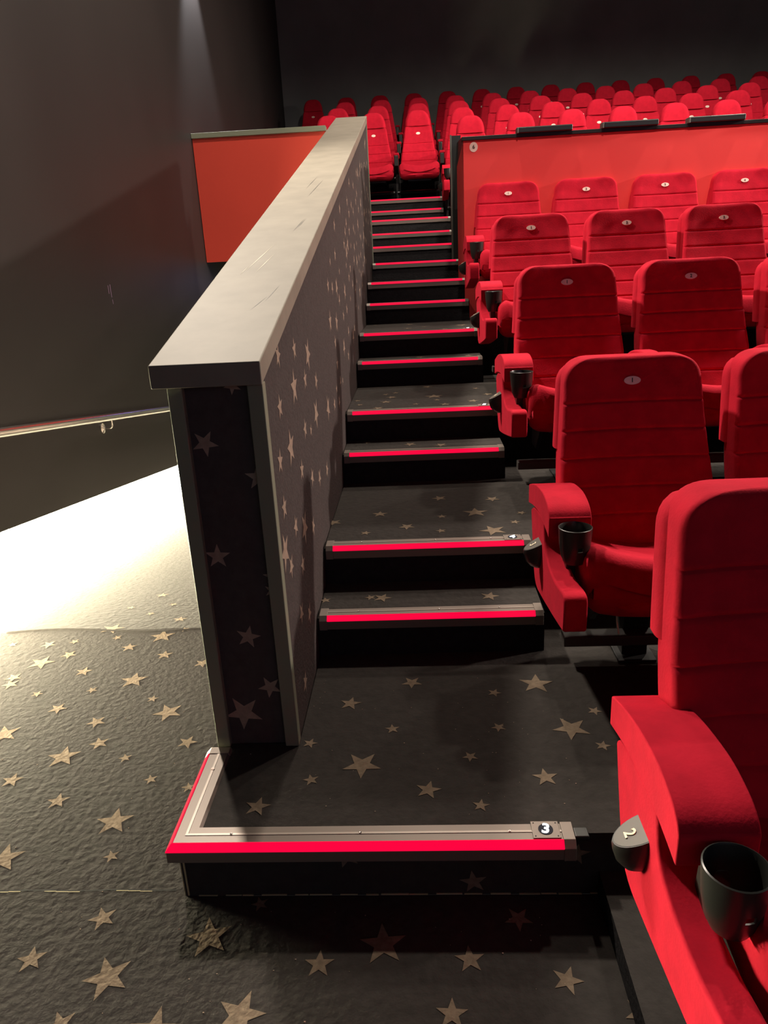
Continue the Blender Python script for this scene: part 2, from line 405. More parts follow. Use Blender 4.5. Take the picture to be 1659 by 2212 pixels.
# the light in the recess
bm = bmesh.new()
for y0, y1 in ((0.60, 1.4), (1.4, 2.2), (2.2, 3.3), (3.3, 4.4), (4.4, 5.5), (5.5, 6.6), (6.6, 7.7), (7.7, 8.8)):
    prism_x(bm, [(y0, ramp_z(y0)+0.03), (y1-0.01, ramp_z(y1)+0.03), (y1-0.01, wall_edge(y1)-0.005), (y0, wall_edge(y0)-0.005)], -2.018, -1.985)
o = finish('skirting_light', bm, M['trough'])
o['label'] = 'glaring warm white light band in the recess at the foot of the left wall'; o['category'] = 'light'

# ================================================================== low wall beside the stairs
def cap_z(y): return 1.2245 + 0.2684*(y - 0.338)
lw = thing('low_wall', 'long sloping low wall with star carpet sides and a satin cap between ramp and stairs', 'low wall', (-0.275, 0.36, H0))
def P(o): # keep world coordinates while parenting
    o.matrix_parent_inverse = lw.matrix_world.inverted() if False else Matrix.Translation(-Vector(lw.location)); return o
YE = 5.50
bm = bmesh.new()
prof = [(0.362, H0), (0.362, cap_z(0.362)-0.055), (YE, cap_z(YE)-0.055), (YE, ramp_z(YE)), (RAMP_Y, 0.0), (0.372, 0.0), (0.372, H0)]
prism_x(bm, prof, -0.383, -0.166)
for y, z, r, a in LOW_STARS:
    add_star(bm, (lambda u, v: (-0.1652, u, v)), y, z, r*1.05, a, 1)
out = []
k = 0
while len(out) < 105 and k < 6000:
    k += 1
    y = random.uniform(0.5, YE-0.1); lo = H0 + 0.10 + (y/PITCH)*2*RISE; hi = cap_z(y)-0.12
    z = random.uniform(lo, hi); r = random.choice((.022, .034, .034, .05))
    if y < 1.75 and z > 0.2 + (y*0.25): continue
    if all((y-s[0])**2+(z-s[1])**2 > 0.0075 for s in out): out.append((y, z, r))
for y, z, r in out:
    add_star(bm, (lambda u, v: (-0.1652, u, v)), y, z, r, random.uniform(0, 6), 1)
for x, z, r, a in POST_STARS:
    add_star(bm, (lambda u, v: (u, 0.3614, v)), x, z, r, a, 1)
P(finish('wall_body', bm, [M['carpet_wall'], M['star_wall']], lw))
bm = bmesh.new()
prism_x(bm, [(0.330, cap_z(0.330)), (YE+0.02, cap_z(YE+0.02)), (YE+0.02, cap_z(YE+0.02)-0.055), (0.330, cap_z(0.330)-0.055)], -0.421, -0.160)
P(finish('cap', bm, M['cap'], lw, bevel=0.004, label='satin dark sloping top board'))
bm = bmesh.new()
def scratch(x, y, dx, dy, w_, mi):
    z0, z1 = cap_z(y)+0.0006, cap_z(y+dy)+0.0006
    vs = [bm.verts.new(p) for p in ((x, y, z0), (x+dx*0.5+w_, y+dy*0.5, (z0+z1)/2), (x+dx, y+dy, z1), (x+dx*0.5-w_, y+dy*0.5, (z0+z1)/2))]
    bm.faces.new(vs).material_index = mi
for s in ((-0.336, 1.05, 0.045, 0.33, 0.0022, 0), (-0.300, 1.02, 0.03, 0.24, 0.0018, 0), (-0.345, 1.02, 0.012, 0.10, 0.0012, 0),
          (-0.25, 1.55, 0.02, 0.22, 0.0014, 1), (-0.27, 2.2, 0.03, 0.4, 0.0016, 1), (-0.24, 1.6, 0.015, 0.16, 0.0012, 1), (-0.30, 2.4, 0.02, 0.3, 0.0013, 1), (-0.22, 0.75, 0.02, 0.15, 0.001, 1), (-0.25, 0.68, 0.03, 0.12, 0.001, 1)):
    scratch(*s)
P(finish('scratch', bm, [mat('scratch_pale', (0.5, 0.46, 0.36), 0.5), mat('scratch_dark', (0.045, 0.042, 0.036), 0.5)], lw, label='scratches worn into the top board'))
for nm, x0, x1 in (('l', -0.389, -0.353), ('r', -0.200, -0.1625)):
    bm = bmesh.new(); box(bm, x0, x1, 0.344, 0.378, H0, cap_z(0.345)-0.055)
    P(finish('corner_trim', bm, M['trim'], lw, bevel=0.003))
bm = bmesh.new(); prism_x(bm, [(YE-0.028, lev(10)[1]-RISE*2), (YE+0.004, lev(10)[1]-RISE*2), (YE+0.004, cap_z(YE)-0.055), (YE-0.028, cap_z(YE)-0.06)], -0.178, -0.160)
P(finish('corner_trim', bm, M['trim'], lw))

# ================================================================== stair nosings
def nosing(n, y, z, x0, x1, digit=None, corner=None):
    nm = 'step nosing with a glowing red line'
    place = {0: 'wide L-shaped aluminium step nosing with red line at the lowest platform, number 3 lit'}.get(n, 'aluminium step nosing with glowing red line, %s from the bottom' % NAMES.get(n, ''))
    t = thing('stair_nosing', place, 'step nosing', ((x0+x1)/2, y+0.03, z), 'stair nosings with red light lines')
    off = Matrix.Translation(-Vector(t.location))
    prof = [(0.0, -0.036), (0.0, -0.006), (0.0125, 0.008), (0.062, 0.008), (0.068, 0.0008), (0.0115, 0.0008), (0.0115, -0.036)]
    red = [(-0.0012, -0.0065), (-0.0012, -0.0045), (0.0110, 0.0098), (0.0138, 0.0092), (0.0125, 0.0082), (0.0002, -0.006)]
    grv = [(0.036, 0.008), (0.036, 0.0094), (0.042, 0.0094), (0.042, 0.008)]
    def run(pr, m, name, inset=0.026, label=None):
        bm = bmesh.new()
        if corner:
            cx, ye = corner
            rings = [[(x1-inset, y+o, z+h) for o, h in pr], [(cx+o, y+o, z+h) for o, h in pr], [(cx+o, ye-inset, z+h) for o, h in pr]]
        else:
            rings = [[(x1-inset, y+o, z+h) for o, h in pr], [(x0+inset, y+o, z+h) for o, h in pr]]
        loft(bm, rings)
        o = finish(name, bm, m, t, label=label); o.matrix_parent_inverse = off; return o
    run(prof, M['alu'], 'profile')
    run(red, M['red_led'], 'light_strip', label='glowing red line')
    run(grv, M['alu_light'], 'groove')
    ecp = [(-0.002, -0.038), (-0.002, -0.005), (0.012, 0.0105), (0.066, 0.0105), (0.070, 0.001), (0.0112, 0.001), (0.0112, -0.038)]
    def cap_(sec):
        bm = bmesh.new(); loft(bm, sec); o = finish('end_cap', bm, M['alu'], t, bevel=0.0015); o.matrix_parent_inverse = off
        return o
    c_ = cap_([[(x1, y+o, z+h) for o, h in ecp], [(x1-0.027, y+o, z+h) for o, h in ecp]])
    if corner: cap_([[(corner[0]+o, corner[1]-0.027, z+h) for o, h in ecp], [(corner[0]+o, corner[1], z+h) for o, h in ecp]])
    else: cap_([[(x0+0.027, y+o, z+h) for o, h in ecp], [(x0, y+o, z+h) for o, h in ecp]])
    screws = [x0+0.13, (x0+x1)/2+0.03, x1-0.14] if not corner else [-0.27, 0.03, 0.37]
    if n <= 2:
        for sx in screws:
            bm = bmesh.new(); lathe(bm, [(0.0005, 0.0), (0.0032, 0.0), (0.0032, 0.0016), (0.0005, 0.0010)], sx, y+0.039, 10)
            bmesh.ops.translate(bm, verts=bm.verts, vec=(0, 0, z+0.0088))
            o = finish('screw', bm, M['chrome'], t); o.matrix_parent_inverse = off
    if corner:
        bm = bmesh.new(); lathe(bm, [(0.0005, 0.0), (0.0048, 0.0), (0.0048, 0.002), (0.0005, 0.0016)], corner[0]+0.039, corner[1]-0.09, 12)
        bmesh.ops.translate(bm, verts=bm.verts, vec=(0, 0, z+0.0088))
        o = finish('screw', bm, M['disc'], t, label='white screw head'); o.matrix_parent_inverse = off
        bm = bmesh.new(); box(bm, x1, x1+0.032, y+0.020, y+0.050, z-0.0004, z+0.010)
        o = finish('cable_connector', bm, M['plastic'], t, bevel=0.003); o.matrix_parent_inverse = off
    if digit:
        px = x1 - 0.062; py = y + 0.041; pz = z + 0.0085
        bm = bmesh.new(); box(bm, px-0.031, px+0.031, py-0.026, py+0.026, pz, pz+0.003)
        pl = finish('number_plate', bm, M['alu'], t, bevel=0.001); pl.matrix_parent_inverse = off
        bm = bmesh.new()
        vs = [bm.verts.new((px+0.0165*math.cos(q), py+0.0165*math.sin(q), pz+0.0042)) for q in [2*math.pi*i/28 for i in range(28)]]
        vb = [bm.verts.new((v.co.x, v.co.y, pz+0.002)) for v in vs]
        bm.faces.new(vs)
        for i in range(28): bm.faces.new((vb[i], vb[(i+1) % 28], vs[(i+1) % 28], vs[i]))
        d = finish('dial', bm, M['badge_black'], pl)
        me = digit_mesh(digit, 0.040, M['white_led'])
        g = link('number', me, pl, 'glowing white %s' % digit)
        g.location = (px, py, pz+0.0050); g.rotation_euler = (0, 0, math.radians(-12))
        for sx, sy in ((-1, -1), (1, -1), (1, 1), (-1, 1)):
            bm = bmesh.new(); lathe(bm, [(0.0003, 0.0), (0.0016, 0.0), (0.0016, 0.0008), (0.0003, 0.0005)], px+sx*0.025, py+sy*0.020, 8)
            bmesh.ops.translate(bm, verts=bm.verts, vec=(0, 0, pz+0.003))
            o = finish('screw', bm, M['steel'], pl)
    return t

nosing(0, -0.029, H0, -0.409, 0.513, '3', corner=(-0.414, 0.332))
for n in range(1, 15):
    y, z = lev(n)
    nosing(n, y, z, XL+0.006 if y < 5.3 else -0.45, 0.580 if n < 13 else 0.545, {2: '4', 4: '5', 6: '6'}.get(n))

# ================================================================== red partition, parapet, black screen
pt = thing('partition', 'red partition wall behind the lower seats with black top rail and round sign', 'partition', (2.0, 4.42, lev(6)[1]))
offp = Matrix.Translation(-Vector(pt.location))
ZP = 2.243
bm = bmesh.new()
pl = [(0.573, 4.397), (6.0, 4.397), (6.0, 4.455), (0.60, 4.455), (0.583, 4.74), (0.545, 4.74)]
z0 = lev(6)[1]
a = [bm.verts.new((x, y, z0 if y < 4.41 else z0)) for x, y in pl]
tops = [ZP-0.02, ZP-0.02, ZP-0.02, ZP-0.02, 2.10, 2.10]
b = [bm.verts.new((x, y, zt)) for (x, y), zt in zip(pl, tops)]
for i in range(6): bm.faces.new((a[i], a[(i+1) % 6], b[(i+1) % 6], b[i]))
bm.faces.new(list(reversed(a)))
bm.faces.new((b[0], b[1], b[2], b[3])); bm.faces.new((b[0], b[3], b[4], b[5]))
o = finish('panel', bm, M['panelred'], pt); o.matrix_parent_inverse = offp
bm = bmesh.new(); box(bm, 0.560, 6.0, 4.385, 4.47, ZP-0.02, ZP+0.005)
o = finish('top_rail', bm, M['steel'], pt, bevel=0.003); o.matrix_parent_inverse = offp
for i in range(5):
    x0 = 0.955 + i*0.588
    bm = bmesh.new(); box(bm, x0, x0+0.375, 4.36, 4.43, ZP+0.003, ZP+0.042)
    o = finish('ledge', bm, M['plastic'], pt, bevel=0.008, seg=3); o.matrix_parent_inverse = offp
    bm = bmesh.new(); box(bm, x0-0.012, x0+0.001, 4.358, 4.432, ZP+0.003, ZP+0.040)
    e = finish('ledge_end', bm, M['plastic_top'], o, bevel=0.003)
def round_sign(parent, off_, x, y, z, rx, rz_, ch, size, tilt=0.0, label=None):
    bm = bmesh.new()
    vs = [bm.verts.new((rx*math.cos(q), -0.0015, rz_*math.sin(q))) for q in [2*math.pi*i/32 for i in range(32)]]
    vb = [bm.verts.new((v.co.x, 0.003, v.co.z)) for v in vs]
    bm.faces.new(vs)
    for i in range(32): bm.faces.new((vb[i], vb[(i+1) % 32], vs[(i+1) % 32], vs[i]))
    d = finish('number_disc', bm, M['disc'], parent, label=label)
    d.matrix_parent_inverse = off_; d.location = (x, y, z); d.rotation_euler = (tilt, 0, 0)
    g = link('number', digit_mesh(ch, size, M['digit']), d)
    g.location = (0, -0.0022, 0); g.rotation_euler = (math.radians(90), 0, 0)
    return d
round_sign(pt, offp, 0.645, 4.3955, 2.180, 0.029, 0.032, '6', 0.036, label='round cream row sign')

pp = thing('parapet', 'orange-red parapet panel with grey top rail over the exit passage, against the left wall', 'parapet', (-1.2, 6.40, 1.535))
offq = Matrix.Translation(-Vector(pp.location))
bm = bmesh.new(); box(bm, -1.895, -0.605, 6.375, 6.43, 1.535, 2.66)
o = finish('panel', bm, M['panelorange'], pp); o.matrix_parent_inverse = offq
bm = bmesh.new(); box(bm, -1.898, -0.600, 6.35, 6.46, 2.66, 2.705)
o = finish('top_rail', bm, M['trim'], pp, bevel=0.003); o.matrix_parent_inverse = offq

bs = thing('screen_panel', 'black side screen with grey edge post beside the upper steps', 'screen', (0.59, 5.1, lev(8)[1]))
offs = Matrix.Translation(-Vector(bs.location))
bm = bmesh.new(); prism_x(bm, [(4.745, 1.30), (4.745, 2.30), (5.43, 2.36), (5.43, 1.45)], 0.588, 0.612)
o = finish('panel', bm, M['steel'], bs); o.matrix_parent_inverse = offs
bm = bmesh.new(); box(bm, 0.545, 0.620, 5.44, 5.47, lev(9)[1]+0.001, 2.415)
o = finish('post', bm, M['plastic'], bs); o.matrix_parent_inverse = offs
bm = bmesh.new(); box(bm, 0.530, 0.5445, 5.435, 5.475, lev(9)[1]+0.001, 2.42)
o = finish('edge_strip', bm, M['plastic_top'], bs); o.matrix_parent_inverse = offs

# ================================================================== handrail on the left wall
def rail_z(y): return 0.672 - 0.140*(y - 2.53)
hr = thing('handrail', 'polished steel handrail running down the left wall above the lit recess', 'handrail', (-1.83, 2.6, rail_z(2.6)))
offh = Matrix.Translation(-Vector(hr.location))
bm = bmesh.new(); tube(bm, [(-1.83, y, rail_z(y)) for y in (0.9, 2, 3, 4, 5, 6, 7)], 0.025, 20)
o = finish('rail', bm, M['chrome'], hr, smooth=True); o.matrix_parent_inverse = offh
for y in (1.35, 3.33, 5.3):
    zr = rail_z(y)
    bm = bmesh.new()
    tube(bm, [(-1.83, y, zr-0.02), (-1.83, y, zr-0.055), (-1.833, y, zr-0.066), (-1.842, y, zr-0.072), (-1.88, y, zr-0.073), (-1.893, y, zr-0.073)], 0.0065, 12)
    br = finish('bracket', bm, M['chrome'], hr, smooth=True); br.matrix_parent_inverse = offh
    bm = bmesh.new()
    rings = [[(xx, y+rr*math.cos(q), zr-0.073+rr*math.sin(q)) for q in [2*math.pi*i/24 for i in range(24)]] for xx, rr in ((-1.8995, 0.034), (-1.893, 0.034), (-1.889, 0.020), (-1.886, 0.012))]
    loft(bm, rings); fl = finish('flange', bm, M['chrome'], br, smooth=True)

# ================================================================== seats
Y0 = 0.85                                 # the seat's own origin lies this far behind the row's front edge
def sm(a, b, t):
    t = max(0.0, min(1.0, (t-a)/(b-a))); return t*t*(3-2*t)
def interp(tab, z):
    if z <= tab[0][0]: return tab[0][1]
    for (a, va), (b, vb) in zip(tab, tab[1:]):
        if z <= b:
            t = (z-a)/(b-a); return va + (vb-va)*t
    return tab[-1][1]

def rr_ring(hw, yf, yb, z, curve, r, nseg=6, nx=10, groove=0.0, skew=0.0, wave=0.0):
    """rounded rectangle in plan, front edge finely divided and curved (wings forward)"""
    pts = []
    def fy(x): return yf + groove - curve*(abs(x)/max(hw, 1e-4))**2.2 + wave*math.sin(x*31.0+z*17)*math.cos(x*13-z*40)
    r = min(r, hw*0.9, (yb-yf)*0.49)
    for i in range(nx+1):                 # front, left to right
        x = -(hw-r) + 2*(hw-r)*i/nx
        pts.append((x, fy(x), z))
    yfr = fy(hw-r)
    for i in range(1, nseg+1):
        t = math.pi/2*i/nseg
        pts.append((hw-r+r*math.sin(t), yfr+r-r*math.cos(t), z))
    for i in range(nseg+1):
        t = math.pi/2*i/nseg
        pts.append((hw-r+r*math.cos(t), yb-r+r*math.sin(t), z))
    for i in range(nseg+1):
        t = math.pi/2*i/nseg
        pts.append((-(hw-r)-r*math.sin(t), yb-r+r*math.cos(t), z))
    for i in range(nseg):
        t = math.pi/2*i/nseg
        pts.append((-(hw-r)-r*math.cos(t), yfr+r-r*math.sin(t), z))
    return pts

SEAMS = (0.785, 0.700, 0.615, 0.530, 0.450)
def cushion_back(z0, z1, wtab, ytab, thick, corner, seams, curve, topround=0.020):
    bm = bmesh.new(); rings = []
    zs = set([z0, z0+0.006, z0+0.02])
    n = 26
    for i in range(n+1): zs.add(z0+0.02+(z1-0.045-z0-0.02)*i/n)
    for s in seams:
        for d in (-0.012, -0.006, -0.0025, 0, 0.0025, 0.006, 0.012): zs.add(s+d)
    for i in range(1, 13):
        t = math.pi/2*i/12; zs.add(z1-0.085+0.085*math.sin(t))
    for z in sorted(zs):
        if z < z0 or z > z1: continue
        hw = interp(wtab, z)
        e = max(0.0, (z-(z1-corner))/corner)
        hw = hw - corner*(1-math.sqrt(max(0.0, 1-min(1, e)**2.6)))*0.93
        e2 = max(0.0, (z-(z1-topround))/topround)
        sh = topround*0.8*(1-math.sqrt(max(0, 1-min(1, e2)**2)))
        eb = max(0.0, ((z0+0.02)-z)/0.02)
        sh += 0.02*(1-math.sqrt(max(0, 1-min(1, eb)**2)))
        g = 0.0
        for s in seams:
            g += 0.0050*math.exp(-((z-s)/0.0036)**2)
        y = interp(ytab, z)
        rings.append(rr_ring(max(hw, 0.01), y+sh-Y0, y+thick-sh-Y0, z, curve, 0.016, groove=g, wave=0.0016))
    loft(bm, rings)
    return bm

LOW_Y = [(0.33, 0.830), (0.42, 0.885), (0.55, 0.955), (0.65, 0.998), (0.75, 1.032), (0.84, 1.055), (0.93, 1.072)]
LOW_W = [(0.33, 0.250), (0.45, 0.247), (0.60, 0.238), (0.75, 0.225), (0.93, 0.213)]

def backrest_low(root):
    bm = cushion_back(0.34, 0.925, LOW_W, LOW_Y, 0.085, 0.085, SEAMS, 0.022)
    finish('backrest', bm, M['velvet'], root, smooth=True, angle=50)
    bm = bmesh.new(); rings = []          # rear cover: a slightly wider shell behind the cushion
    for i in range(20):
        z = 0.635 + (0.905-0.635)*i/19
        e = max(0.0, (z-0.83)/0.075); hw = interp(LOW_W, z)+0.008-0.07*(1-math.sqrt(max(0, 1-min(1, e)**2.6)))
        sh = 0.012*(1-math.sqrt(max(0, 1-min(1, max(0, (z-0.88)/0.025))**2)))
        y = interp(LOW_Y, z)
        rings.append(rr_ring(hw, y+0.040+sh-Y0, y+0.122-sh-Y0, z, 0.0, 0.03, nx=4))
    loft(bm, rings); finish('rear_cover', bm, M['velvet'], root, smooth=True, angle=50)
    bm = bmesh.new(); rings = []
    for i in range(10):
        z = 0.30 + (0.64-0.30)*i/9; y = interp(LOW_Y, z)
        rings.append(rr_ring(interp(LOW_W, z)-0.008, y+0.055-Y0, y+0.112-Y0, z, 0.0, 0.02, nx=4))
    loft(bm, rings); finish('rear_shell', bm, M['plastic'], root, smooth=True, angle=50)

def seat_cushion(root, yfront=0.475, yback=0.86, ztop=0.475, zbot=0.275, hw=0.247, name='seat'):
    """lofted front to back; dished top, thick rounded front lip"""
    bm = bmesh.new(); rings = []
    N = 22
    for i in range(N+1):
        t = i/N
        s = 1-math.cos(t*math.pi/2) if t < 1 else 1
        y = yfront + (yback-yfront)*t
        k = min(1.0, t/0.16); rnd = math.sqrt(max(0.0, 1-(1-k)**2))
        zt = ztop - 0.075*sm(0.10, 1.0, t); zb = zbot + 0.03*t
        zt_ = (zt+zb)/2 + (zt-zb)/2*(0.45+0.55*rnd) - 0.03*(1-rnd)
        zb_ = (zt+zb)/2 - (zt-zb)/2*(0.55+0.45*rnd) - 0.0*(1-rnd)
        w_ = hw*(0.93+0.07*rnd) - 0.010*t
        r = 0.045; ring = []
        nx = 12
        for j in range(nx+1):             # top, dished towards the middle
            x = -(w_-r)+2*(w_-r)*j/nx
            ring.append((x, y-Y0 + 0.022*(abs(x)/w_)**2*(1-t), zt_-0.034*(1-(abs(x)/(w_-r))**2)))
        for j in range(1, 6):
            a_ = math.pi/2*j/5; ring.append((w_-r+r*math.sin(a_), y-Y0+0.022*(1-t), zt_-r+r*math.cos(a_)))
        r2 = 0.06
        for j in range(6):
            a_ = math.pi/2*j/5; ring.append((w_-r2+r2*math.cos(a_), y-Y0+0.022*(1-t), zb_+r2-r2*math.sin(a_)))
        for j in range(1, nx):
            x = (w_-r2)-2*(w_-r2)*j/nx; ring.append((x, y-Y0+0.022*(abs(x)/w_)**2*(1-t), zb_))
        for j in range(6):
            a_ = math.pi/2*j/5; ring.append((-(w_-r2)-r2*math.sin(a_), y-Y0+0.022*(1-t), zb_+r2-r2*math.cos(a_)))
        for j in range(5):
            a_ = math.pi/2*j/5; ring.append((-(w_-r)-r*math.cos(a_), y-Y0+0.022*(1-t), zt_-r+r*math.sin(a_)))
        rings.append(ring)
    for idx, ins in ((0, 0), (-1, len(rings)+1)):
        r0 = rings[idx]; c = [sum(p[i] for p in r0)/len(r0) for i in range(3)]
        rr = [tuple(c[i]+(p[i]-c[i])*0.04 for i in range(3)) for p in r0]
        rings.insert(ins, rr)
    loft(bm, rings)
    return finish(name, bm, M['velvet'], root, smooth=True, angle=60)

def smooth_prof(pts, n=5):
    """Catmull-Rom through the points; a point with a third value is a sharp corner"""
    out = []; m = len(pts)
    for i in range(m):
        p1, p2 = pts[i], pts[(i+1) % m]
        p0 = pts[i-1] if len(p1) == 2 else p1
        p3 = pts[(i+2) % m] if len(p2) == 2 else p2
        for k in range(n):
            t = k/n
            out.append(tuple(0.5*((2*p1[c]) + (-p0[c]+p2[c])*t + (2*p0[c]-5*p1[c]+4*p2[c]-p3[c])*t*t + (-p0[c]+3*p1[c]-3*p2[c]+p3[c])*t**3) for c in (0, 1)))
    return out

def arm_pad(root, x0, x1, inner=False, front_drop=0.0, y_front=0.655, bev=0.009):
    if not inner:
        p = [(1.03, 0.520, 1), (0.95, 0.545), (0.87, 0.563), (0.77, 0.572), (0.70, 0.563), (0.665, 0.548), (y_front-0.008, 0.528, 1), (y_front-0.006, 0.470, 1), (0.70, 0.478), (0.80, 0.488), (0.92, 0.478), (1.03, 0.455, 1)]
    else:
        p = [(0.98, 0.520, 1), (0.87, 0.555), (0.75, 0.565), (0.66, 0.555), (0.60, 0.520), (0.585, 0.47), (0.60, 0.40-front_drop, 1), (0.68, 0.38-front_drop, 1), (0.80, 0.44), (0.98, 0.455, 1)]
    bm = bmesh.new(); prism_x(bm, [(y-Y0, z) for y, z in smooth_prof(p)], x0, x1)
    return finish('armrest', bm, M['velvet'], root, bevel=bev, seg=3, angle=40)

def cup_holder(root, x, y, zr, r=0.048, h=0.105, n=36, name='cup_holder', neck=True):
    """open-bottomed tapering cup with a small window in the front and a bar across the bottom"""
    bm = bmesh.new()
    prof = [(r, zr), (r*0.985, zr-0.012), (r*0.955, zr-h*0.30), (r*0.925, zr-h*0.46), (r*0.89, zr-h*0.58), (r*0.80, zr-h*0.82), (r*0.62, zr-h),
            (r*0.55, zr-h+0.003), (r*0.74, zr-h*0.81), (r*0.83, zr-h*0.58), (r*0.865, zr-h*0.46), (r*0.895, zr-h*0.30), (r*0.91, zr-0.003), (r*0.95, zr+0.0012)]
    R = []
    for k in range(n):
        t = 2*math.pi*k/n
        R.append([bm.verts.new((x + q*math.cos(t), y-Y0 + q*math.sin(t), z)) for q, z in prof])
    m = len(prof); hole = (n*3//4, n*3//4+1)
    for k in range(n):
        for i in range(m):
            if k in hole and i in (3, 9): continue
            bm.faces.new((R[k][i], R[(k+1) % n][i], R[(k+1) % n][(i+1) % m], R[k][(i+1) % m]))
    k0, k1 = hole[0], hole[1]+1            # the thickness round the window
    for k in (k0, k1): bm.faces.new((R[k][3], R[k][4], R[k][9], R[k][10]))
    for k in hole:
        bm.faces.new((R[k][3], R[k+1][3], R[k+1][10], R[k][10])); bm.faces.new((R[k][4], R[k+1][4], R[k+1][9], R[k][9]))
    box(bm, x-0.004, x+0.004, y-Y0-r*0.6, y-Y0+r*0.6, zr-h+0.002, zr-h+0.007)
    o = finish(name, bm, M['plastic'], root, smooth=True, angle=40)
    if neck:
        bm = bmesh.new(); prism_x(bm, [(y+0.040-Y0, zr-0.045), (y+0.085-Y0, zr-0.045), (y+0.10-Y0, zr-0.16), (y+0.05-Y0, zr-0.19), (y+0.030-Y0, zr-h+0.01)], x-0.014, x+0.014)
        finish('holder_bracket', bm, M['plastic'], o, bevel=0.003)
    return o

def side_panel(root, x0, x1):
    p = [(0.99, 0.448, 1), (0.955, 0.35), (0.915, 0.262), (0.865, 0.222), (0.76, 0.230), (0.56, 0.262), (0.42, 0.288, 1), (0.418, 0.375), (0.455, 0.392), (0.55, 0.378), (0.655, 0.382), (0.72, 0.415), (0.745, 0.482, 1), (0.80, 0.487), (0.92, 0.475)]
    bm = bmesh.new(); prism_x(bm, [(y-Y0, z) for y, z in smooth_prof(p, 4)], x0, x1)
    return finish('side_panel', bm, M['velvet'], root, bevel=0.008, seg=3, angle=40)

def row_knob(root, xface, ch, y=0.80, z=0.405):
    """half-round black row marker standing off the side panel"""
    bm = bmesh.new(); rings = []
    for dz, rr in ((0.0, 1.0), (-0.006, 1.02), (-0.03, 1.0), (-0.055, 0.86), (-0.075, 0.58), (-0.088, 0.22)):
        ring = []
        for i in range(17):
            t = math.pi*i/16
            lx = -0.052*rr*math.sin(t); ly = 0.033*rr*math.cos(t)*(1.0 if True else 0)
            tiltz = (-0.40*lx*0 - 0.35*ly) if dz > -0.01 else -0.2*ly
            ring.append((xface + lx*1.0, y - Y0 - ly, z+dz + (0.55*lx if dz > -0.01 else 0.25*lx) ))
        rings.append(ring)
    loft(bm, rings)
    o = finish('row_marker', bm, M['plastic'], root, smooth=True, angle=40)
    bm = bmesh.new()
    vs = []
    for i in range(17):
        t = math.pi*i/16; lx = -0.050*math.sin(t); ly = 0.0315*math.cos(t)
        vs.append(bm.verts.new((xface+lx, y-Y0-ly, z+0.55*lx+0.0008)))
    bm.faces.new(vs); tp = finish('marker_top', bm, M['plastic_top'], o)
    g = link('number', digit_mesh(ch, 0.030, M['digit_pale']), o, 'pale number %s' % ch)
    g.location = (xface-0.024, y-Y0, z-0.55*0.024+0.0022); g.rotation_euler = (Matrix.Rotation(-math.atan(0.55), 3, 'Y') @ Matrix.Rotation(math.radians(-90), 3, 'Z')).to_euler()
    return o

def legs_low(root, aisle, drop=0.0):
    bm = bmesh.new()
    prism_x(bm, [(0.78-Y0, 0.006-drop), (0.86-Y0, 0.006-drop), (0.86-Y0, 0.27), (0.78-Y0, 0.27)], -0.06, 0.02)
    finish('leg', bm, M['steel'], root, bevel=0.003)
    bm = bmesh.new(); box(bm, -0.08, 0.04, 0.74-Y0, 0.94-Y0, 0.001-drop, 0.010-drop); finish('foot_plate', bm, M['steel'], root, bevel=0.002)
    bm = bmesh.new(); box(bm, -0.255, 0.248, 0.735-Y0, 0.79-Y0, 0.065, 0.100)
    finish('mounting_beam', bm, M['beam'], root, bevel=0.004)
    bm = bmesh.new(); box(bm, -0.15, 0.15, 0.58-Y0, 0.86-Y0, 0.262, 0.290); finish('seat_pan', bm, M['plastic'], root, bevel=0.008)
    for s in (-1, 1):
        bm = bmesh.new(); prism_x(bm, [(0.74-Y0, 0.16), (0.84-Y0, 0.16), (0.86-Y0, 0.32), (0.62-Y0, 0.275)], s*0.17-0.008, s*0.17+0.008)
        finish('hinge_arm', bm, M['steel'], root)

def make_low(aisle):
    t = thing('cinema_seat', 'seat', 'cinema seat', (0, 0, 0), 'low-backed red cinema seats')
    backrest_low(t)
    seat_cushion(t)
    if aisle:
        arm_pad(t, -0.328, -0.207); side_panel(t, -0.326, -0.262)
        cup_holder(t, -0.264, 0.596, 0.522, r=0.047)
    else:
        arm_pad(t, -0.298, -0.226, inner=True, bev=0.014)
    legs_low(t, aisle)
    return t

SEQ = ['first', 'second', 'third', 'fourth', 'fifth', 'sixth', 'seventh', 'eighth', 'ninth', 'tenth', 'eleventh', 'twelfth', 'thirteenth', 'fourteenth']
def add_disc(t, ch, y, z, tilt, rx=0.0265, rz_=0.0135, size=0.020):
    return round_sign(t, Matrix.Identity(4), 0, y-Y0, z, rx, rz_, ch, size, tilt=tilt)

